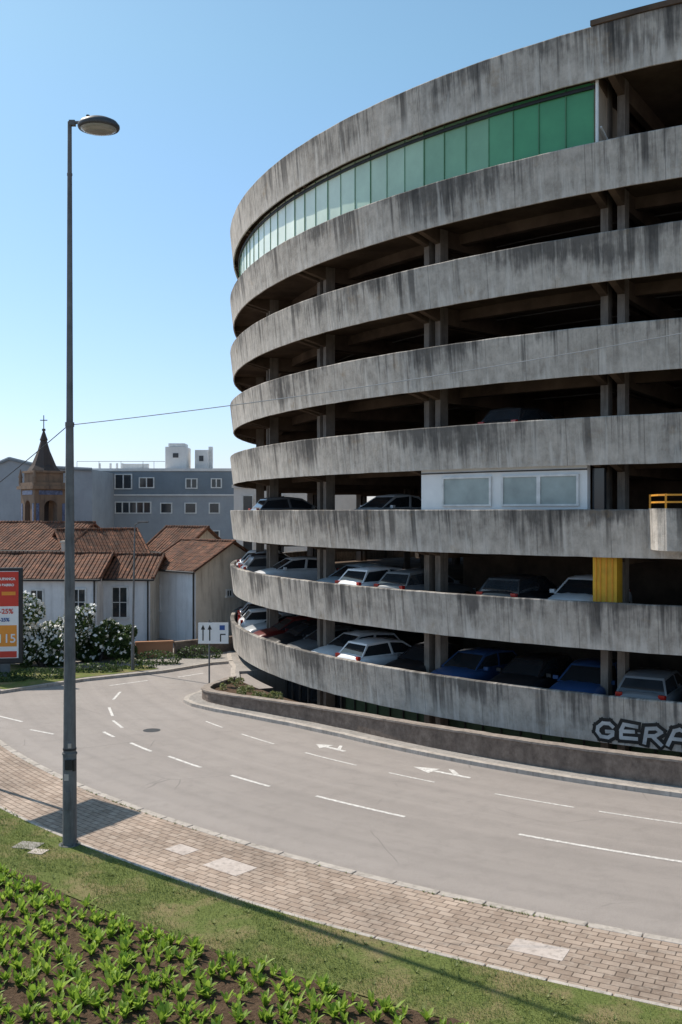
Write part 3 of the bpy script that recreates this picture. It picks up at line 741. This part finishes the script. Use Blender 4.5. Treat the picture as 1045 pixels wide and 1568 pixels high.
# ---------------------------------------------------------------- houses
def house(name,ox,oy,th,L,W,he,hr,wallm,gablem=None,wins=(),over=.3,roofm=None):
    E=empty(name,(ox,oy,.1),rad(th)); b=B(); hm=W/2
    b.face([(0,0,0),(L,0,0),(L,0,he),(0,0,he)],0); b.face([(0,W,0),(L,W,0),(L,W,he),(0,W,he)],0)
    for x in (0,L): b.face([(x,0,0),(x,W,0),(x,W,he),(x,hm,hr),(x,0,he)],1)
    b.obj('walls',[wallm,gablem or wallm],E)
    sl=math.hypot(hm,hr-he); k=over/hm; dz=(hr-he)*k
    for s,nm in ((0,'roof_front'),(1,'roof_back')):
        b=B(); y0=-over if s==0 else W+over
        nx=24
        for i in range(nx):
            xa=-over+(L+2*over)*i/nx; xb=-over+(L+2*over)*(i+1)/nx
            za=wob(xa*3,ox)*.04; zb_=wob(xb*3,ox)*.04
            P=[(xa,y0,he-dz+za),(xb,y0,he-dz+zb_),(xb,hm,hr+zb_),(xa,hm,hr+za)]
            UV=[(xa,0),(xb,0),(xb,sl+over),(xa,sl+over)]
            b.face([(p[0],p[1],p[2]+.10) for p in P],0,UV)
            b.face([(p[0],p[1],p[2]+.01) for p in P],0,UV)
            b.face([(xa,y0,he-dz+za+.01),(xb,y0,he-dz+zb_+.01),(xb,y0,he-dz+zb_+.10),(xa,y0,he-dz+za+.10)],0)
        for x in (-over,L+over):
            z_=wob(x*3,ox)*.04
            b.face([(x,y0,he-dz+z_+.01),(x,hm,hr+z_+.01),(x,hm,hr+z_+.1),(x,y0,he-dz+z_+.1)],0)
        b.obj(nm,[roofm or MT['tile']],E,recalc=False)
    b=B(); b.cyl((-over,hm,hr+.1),(L+over,hm,hr+.1),.1,.1,0,8)
    for x in (-over+.05,L+over-.05):
        b.cyl((x,-over,he-dz+.12),(x,hm,hr+.12),.08,.08,0,8)
    b.obj('ridge_tiles',[roofm or MT['tile']],E)
    b=B(); b.cyl((-over,-over-.05,he-dz+.02),(L+over,-over-.05,he-dz+.02),.06,.06,0,8); b.cyl((L-.12,-.07,0),(L-.12,-.07,he-.1),.045,.045,0,8); b.obj('gutter',[MT['iron']],E)
    for (side,p,z0,w,h,kind) in wins:
        f=B(); g=B()
        zc=z0+h/2
        def bx(B_,du,dz_,su,sz,out,dep):
            if side=='f': B_.box((p+du,-out,zc+dz_),(su,dep,sz))
            else: B_.box((L+out,p+du,zc+dz_),(dep,su,sz))
        bx(g,0,0,w,h,.0,.02)
        for du in (-w/2,w/2): bx(f,du,0,.09,h+.09,.02,.08)
        bx(f,0,h/2,w-.09,.09,.02,.08); bx(f,0,-h/2,w+.2,.09,.05,.16); bx(f,0,0,.05,h-.09,.015,.05)
        if kind=='grid': bx(f,0,0,w-.1,.04,.018,.05)
        f.obj('window_frame',[MT['frame']],E); g.obj('window_glass',[MT['dglass']],E)
    return E
house('old_plaster_house',-11.5,59.3,-45,4.7,5.2,4.15,5.6,MT['white'],MT['oldp'],[('f',.9,1.6,.75,1.5,'grid'),('r',2.4,2.5,.4,.4,'x')])
house('white_tile_roof_house',-22.2,55,0,8.7,6,3.75,4.9,MT['white'],None,[('f',5.4,1.6,.7,1.5,'grid'),('f',7.7,1.7,.8,1.45,'grid'),('f',3.2,1.6,.7,1.5,'x')])
house('tile_roof_house',-13.9,56.6,-4,3.1,4.4,3.7,4.8,MT['white'],MT['oldp'],[('f',1.35,1.4,.9,1.75,'grid')])
house('long_tile_roof_house',-24,65,-14,6.6,7,5.0,6.6,MT['oldp'],MT['oldp'])
house('tile_roof_house',-17.2,62.8,30,5.0,4.6,4.7,6.15,MT['oldp'],MT['oldp'])
house('tile_roof_house',-13.0,66.5,-35,3.4,4.2,4.9,6.3,MT['white'],MT['oldp'])
b=B(); b.box((-16.2,58.8,5.2),(.5,.5,1.0)); b.box((-16.2,58.8,5.75),(.62,.62,.1)); b.obj('chimney_stack',[MT['oldp']])
def block(name,x0,x1,y,dep,z1,mat,wins,band=None,ft=None):
    E=empty(name,(0,y,0)); b=B(); b.box(((x0+x1)/2,dep/2,z1/2),(x1-x0,dep,z1)); b.obj('walls',[mat],E)
    b=B(); b.box(((x0+x1)/2,dep/2,z1+.12),(x1-x0+.3,dep+.3,.24)); b.obj('parapet',[MT['lgrey']],E)
    if band:
        b=B(); b.box(((x0+x1)/2,-.05,(band[0]+band[1])/2),(x1-x0,.1,band[1]-band[0])); b.obj('upper_cladding',[MT['bluedark']],E)
        b=B(); b.box(((x0+x1)/2,-.08,band[0]-.06),(x1-x0,.2,.12)); b.obj('string_course',[MT['lgrey']],E)
    f=B(); g=B()
    for (a,c,zb,zt,n) in wins:
        off=-.12 if band and zb>band[0] else -.01
        g.box(((a+c)/2,off,(zb+zt)/2),(c-a,.03,zt-zb))
        for k in range(n+1):
            x=a+(c-a)*k/n; f.box((x,off-.03,(zb+zt)/2),(.10,.1,zt-zb+.1))
        for z in (zb,zt): f.box(((a+c)/2,off-.025,z),(c-a,.09,.09))
    g.obj('window_glass',[MT['dglass']],E); f.obj('window_frames',[MT['frame']],E); return E
wn=[(-23.9,-21.6,7.4,8.4,3),(-20.4,-17.2,7.4,8.4,5),(-16.3,-15.3,7.4,8.3,1),(-14.1,-13.1,7.4,8.3,1),(-11.9,-11,7.4,8.3,1),
 (-16.3,-15.3,4.8,5.8,1),(-14.1,-13.2,4.8,5.8,1),(-11.9,-11,4.8,5.8,1),(-14,-13,9.65,10.5,2),(-11.7,-10.8,9.7,10.5,2),(-18.2,-16.9,9.7,10.6,2),(-20.4,-18.9,9.6,10.9,2),(-23.5,-22.6,9.7,10.5,2)]
E=block('office_block',-27,-8.0,90,14,11.2,MT['bluegrey'],wn,band=(9.1,11.1))
b=B(); b.box((-15.2,3,12.4),(1.9,3,2.2)); b.box((-13.05,4,12.3),(1.2,2,2.0)); b.obj('roof_penthouse',[MT['lgrey']],E)
b=B(); b.box((-15.2,3,13.7),(1.5,2,.3)); b.box((-12.3,4,12.5),(.35,.6,2.3)); b.box((-19.0,2,11.7),(2.5,.3,.5))
for x in (-22.3,-21.3,-20.7,-20.2): b.cyl((x,2,11.2),(x,2,12.0),.12,.10,0,8)
b.obj('chimneys',[MT['frame']],E)
b=B(); b.box((-13.05,2.98,12.5),(.4,.04,.5)); b.box((-15.2,1.48,12.7),(.5,.04,.4)); b.obj('penthouse_louvres',[MT['lamp']],E)
b=B()
for x in (-24,-22,-20,-18,-17): b.cyl((x,.5,11.3),(x,.5,12.1),.02,.02,0,6)
b.cyl((-24,.5,12.1),(-16,.5,12.1),.02,.02,0,6); b.obj('roof_railing',[MT['dark']],E)
block('white_apartment_block',-8.4,2,78,10,9.4,MT['lgrey'],[(-7.7,-6.9,7.6,8.8,1),(-5.2,-4.4,7.6,8.8,1),(-7.7,-6.9,4.2,5.4,1),(-5.2,-4.4,4.2,5.4,1)])
E=empty('grey_gabled_building',(0,82,0)); b=B()
pr=[(-34,0),(-20.5,0),(-20.5,11.0),(-24.5,11.2),(-27.3,11.9),(-34,9.0)]
b.face([(x,0,z) for x,z in pr]); b.face([(x,10,z) for x,z in pr])
for (a,c),(d,e_) in zip(pr,pr[1:]+pr[:1]): b.face([(a,0,c),(d,0,e_),(d,10,e_),(a,10,c)])
b.obj('walls',[MT['bluegrey']],E)
b=B()
for (a,c),(d,e_) in zip(pr[2:],pr[3:]): b.cyl((a,-.1,c),(d,-.1,e_),.15,.15,0,6)
b.obj('roof_edge',[MT['bluedark']],E)

# church bell tower
C=empty('church_bell_tower',(-20.9,70,0),rad(40)); b=B()
s=2.35
b.box((0,0,3),(s,s,6.0)); b.box((0,0,5.95),(s+.3,s+.3,.3))
for sx in (-1,1):
    for sy in (-1,1): b.box((sx*(s/2-.35),sy*(s/2-.35),7.2),(.7,.7,2.3))
b.box((0,0,8.75),(s,s,.8)); b.box((0,0,9.2),(s+.45,s+.45,.22)); b.box((0,0,9.42),(s+.2,s+.2,.26)); b.box((0,0,9.9),(s-.35,s-.35,.7))
b.box((0,0,10.3),(s-.1,s-.1,.14))
for side in range(4):
    a=side*math.pi/2
    for k in range(8):
        t0=math.pi*k/8; t1=math.pi*(k+1)/8; r_=.47; zc=7.85
        def R(x,y,z): return (x*math.cos(a)-y*math.sin(a),x*math.sin(a)+y*math.cos(a),z)
        y=-s/2+.001
        V=[R(r_*math.cos(t0),y,zc+r_*math.sin(t0)),R(r_*math.cos(t1),y,zc+r_*math.sin(t1)),R(r_*math.cos(t1),y,8.4),R(r_*math.cos(t0),y,8.4)]
        V2=[R(r_*math.cos(t0),y+.6,zc+r_*math.sin(t0)),R(r_*math.cos(t1),y+.6,zc+r_*math.sin(t1)),R(r_*math.cos(t1),y+.6,8.4),R(r_*math.cos(t0),y+.6,8.4)]
        b.mesh(V+V2,[(0,1,2,3),(4,5,6,7),(0,1,5,4)])
for sx in (-1,1):
    for sy in (-1,1):
        x,y=sx*(s/2+.02),sy*(s/2+.02); b.cyl((x,y,9.5),(x,y,9.9),.14,.12,0,8); b.cyl((x,y,9.9),(x,y,10.5),.17,.02,0,8)
b.obj('masonry',[MT['church']],C)
b=B()
for side in range(4):
    a=side*math.pi/2; 
    for x in (-.95,.95):
        b.box((x*math.cos(a)+(s/2+.01)*math.sin(a),x*math.sin(a)-(s/2+.01)*math.cos(a),7.2),(.22,.03,1.8),0,a)
    b.box(((s/2+.01)*math.sin(a),-(s/2+.01)*math.cos(a),8.85),(1.7,.03,.3),0,a)
b.obj('tile_panels',[MT['azul']],C)
b=B(); b.box((0,0,7.3),(.5,.5,2.1)); b.obj('bell_chamber',[MT['slate']],C)
b=B(); n=8; V=[]; 
for r_,z in ((1.15,10.37),(.85,10.75),(.42,11.8),(.22,12.5),(.28,12.55),(.06,13.2)): V+=[(r_*math.cos(k*6.2832/n+.39),r_*math.sin(k*6.2832/n+.39),z) for k in range(n)]
F=[]
for q in range(5): F+=[(q*n+k,q*n+(k+1)%n,(q+1)*n+(k+1)%n,(q+1)*n+k) for k in range(n)]
F.append(tuple(range(5*n,6*n))); b.mesh(V,F); b.cyl((0,0,13.2),(0,0,13.35),.13,.13,0,8); b.obj('spire',[MT['slate']],C)
b=B(); b.cyl((0,0,13.3),(0,0,14.3),.035,.03,0,6); b.box((0,0,13.95),(.5,.05,.06),0,rad(-40)); b.obj('cross',[MT['dark']],C)
house('church_nave',-25.5,72,0,6.5,7,4.2,6.0,MT['church'],None)
C2e=empty('stone_pinnacle',(-23.8,70,0)); b=B(); b.box((0,0,2.4),(.6,.6,4.8)); b.box((0,0,4.85),(.8,.8,.15)); b.cyl((0,0,4.9),(0,0,5.9),.26,.03,0,8); b.obj('shaft',[MT['church']],C2e)

def gwall(name,x0,y0,x1,y1,h,mat,t=.2):
    b=B(); d=Vector((x1-x0,y1-y0)); b.box(((x0+x1)/2,(y0+y1)/2,.1+h/2),(d.length,t,h),0,math.atan2(d.y,d.x)); b.box(((x0+x1)/2,(y0+y1)/2,.1+h+.04),(d.length+.04,t+.1,.08),0,math.atan2(d.y,d.x)); b.obj(name,[mat])
gwall('garden_wall',-10.4,50.4,-8.6,50.9,.75,MT['orangew'])
gwall('garden_wall',-8.5,50.9,-4.5,54.2,.7,MT['wall'])
gwall('garden_wall',-20,49.5,-10.6,50.3,.8,MT['wall'])
for (x,y,h,w,fl) in ((-15.3,48.3,3.4,3.2,.30),(-13.3,48.8,3.1,2.7,.22),(-17.5,48.6,3.4,2.8,.28),(-12.0,49.3,2.4,2.2,.06),(-10.9,49.2,2.1,1.8,.02),(-14.3,47.6,1.9,1.9,.08)): bush('flowering_shrub',x,y,h,w,0,fl,8500)
leafcloud('ground_cover_plants',[(-15,43.6,.2,1.2,.5,.3),(-13.5,44.4,.2,1.4,.5,.35),(-11.5,46.2,.2,1.4,.5,.3),(-10,47.2,.2,1.3,.4,.35),(-9,48.6,.3,1.2,.5,.45),(-7.2,50.6,.3,1.2,.4,.45)],3800,.07,[MT['hedge']])
cl=[]
for k in range(16):
    ph=random.uniform(56,64.3); rr_=random.uniform(32.5,interp(wl,ph)-.45); x,y=pol(rr_,ph); q=random.uniform(.10,.24); cl.append((x,y,.34+q*.7,q,q,q*random.uniform(.8,1.5)))
leafcloud('planter_weeds',cl,2200,.045,[MT['weed']])

# ---------------------------------------------------------------- camera, light, sky
cam=bpy.data.cameras.new('camera'); cam.lens=35; cam.sensor_width=36; cam.clip_end=6000; cam.clip_start=.1
co=bpy.data.objects.new('camera',cam); co.location=(0,0,7.5); co.rotation_euler=(rad(90),0,0); scene.collection.objects.link(co); scene.camera=co
EL=50; az=rad(-51)   # sun: behind the scene, to the left
sd=Vector((math.sin(az)*math.cos(rad(EL)),math.cos(az)*math.cos(rad(EL)),math.sin(rad(EL))))
sl=bpy.data.lights.new('sun','SUN'); sl.energy=5.0; sl.angle=rad(.5); sl.color=(1,.92,.82)
so=bpy.data.objects.new('sun',sl); so.rotation_euler=sd.to_track_quat('Z','Y').to_euler(); so.location=(0,0,60); scene.collection.objects.link(so)
w=bpy.data.worlds.new('World'); scene.world=w; w.use_nodes=True; nt=w.node_tree
sk=nt.nodes.new('ShaderNodeTexSky'); sk.sky_type='NISHITA'; sk.sun_disc=False; sk.sun_elevation=rad(EL); sk.sun_rotation=az%(2*math.pi); sk.air_density=1.0; sk.dust_density=0.6; sk.ozone_density=1.2
tcn=nt.nodes.new('ShaderNodeTexCoord'); sp=nt.nodes.new('ShaderNodeSeparateXYZ'); nt.links.new(tcn.outputs['Generated'],sp.inputs[0])
rp=nt.nodes.new('ShaderNodeValToRGB'); nt.links.new(sp.outputs[2],rp.inputs[0]); e=rp.color_ramp.elements
e[0].position=0.0; e[0].color=(.76,.81,1.12,1); e[1].position=.42; e[1].color=(.92,1.12,1.04,1)
mx=nt.nodes.new('ShaderNodeMixRGB'); mx.blend_type='MULTIPLY'; mx.inputs[0].default_value=1; nt.links.new(sk.outputs[0],mx.inputs[1]); nt.links.new(rp.outputs[0],mx.inputs[2])
bg=nt.nodes['Background']; nt.links.new(mx.outputs[0],bg.inputs[0]); bg.inputs[1].default_value=0.15
scene.view_settings.view_transform='Standard'; scene.view_settings.look='None'; scene.view_settings.exposure=0
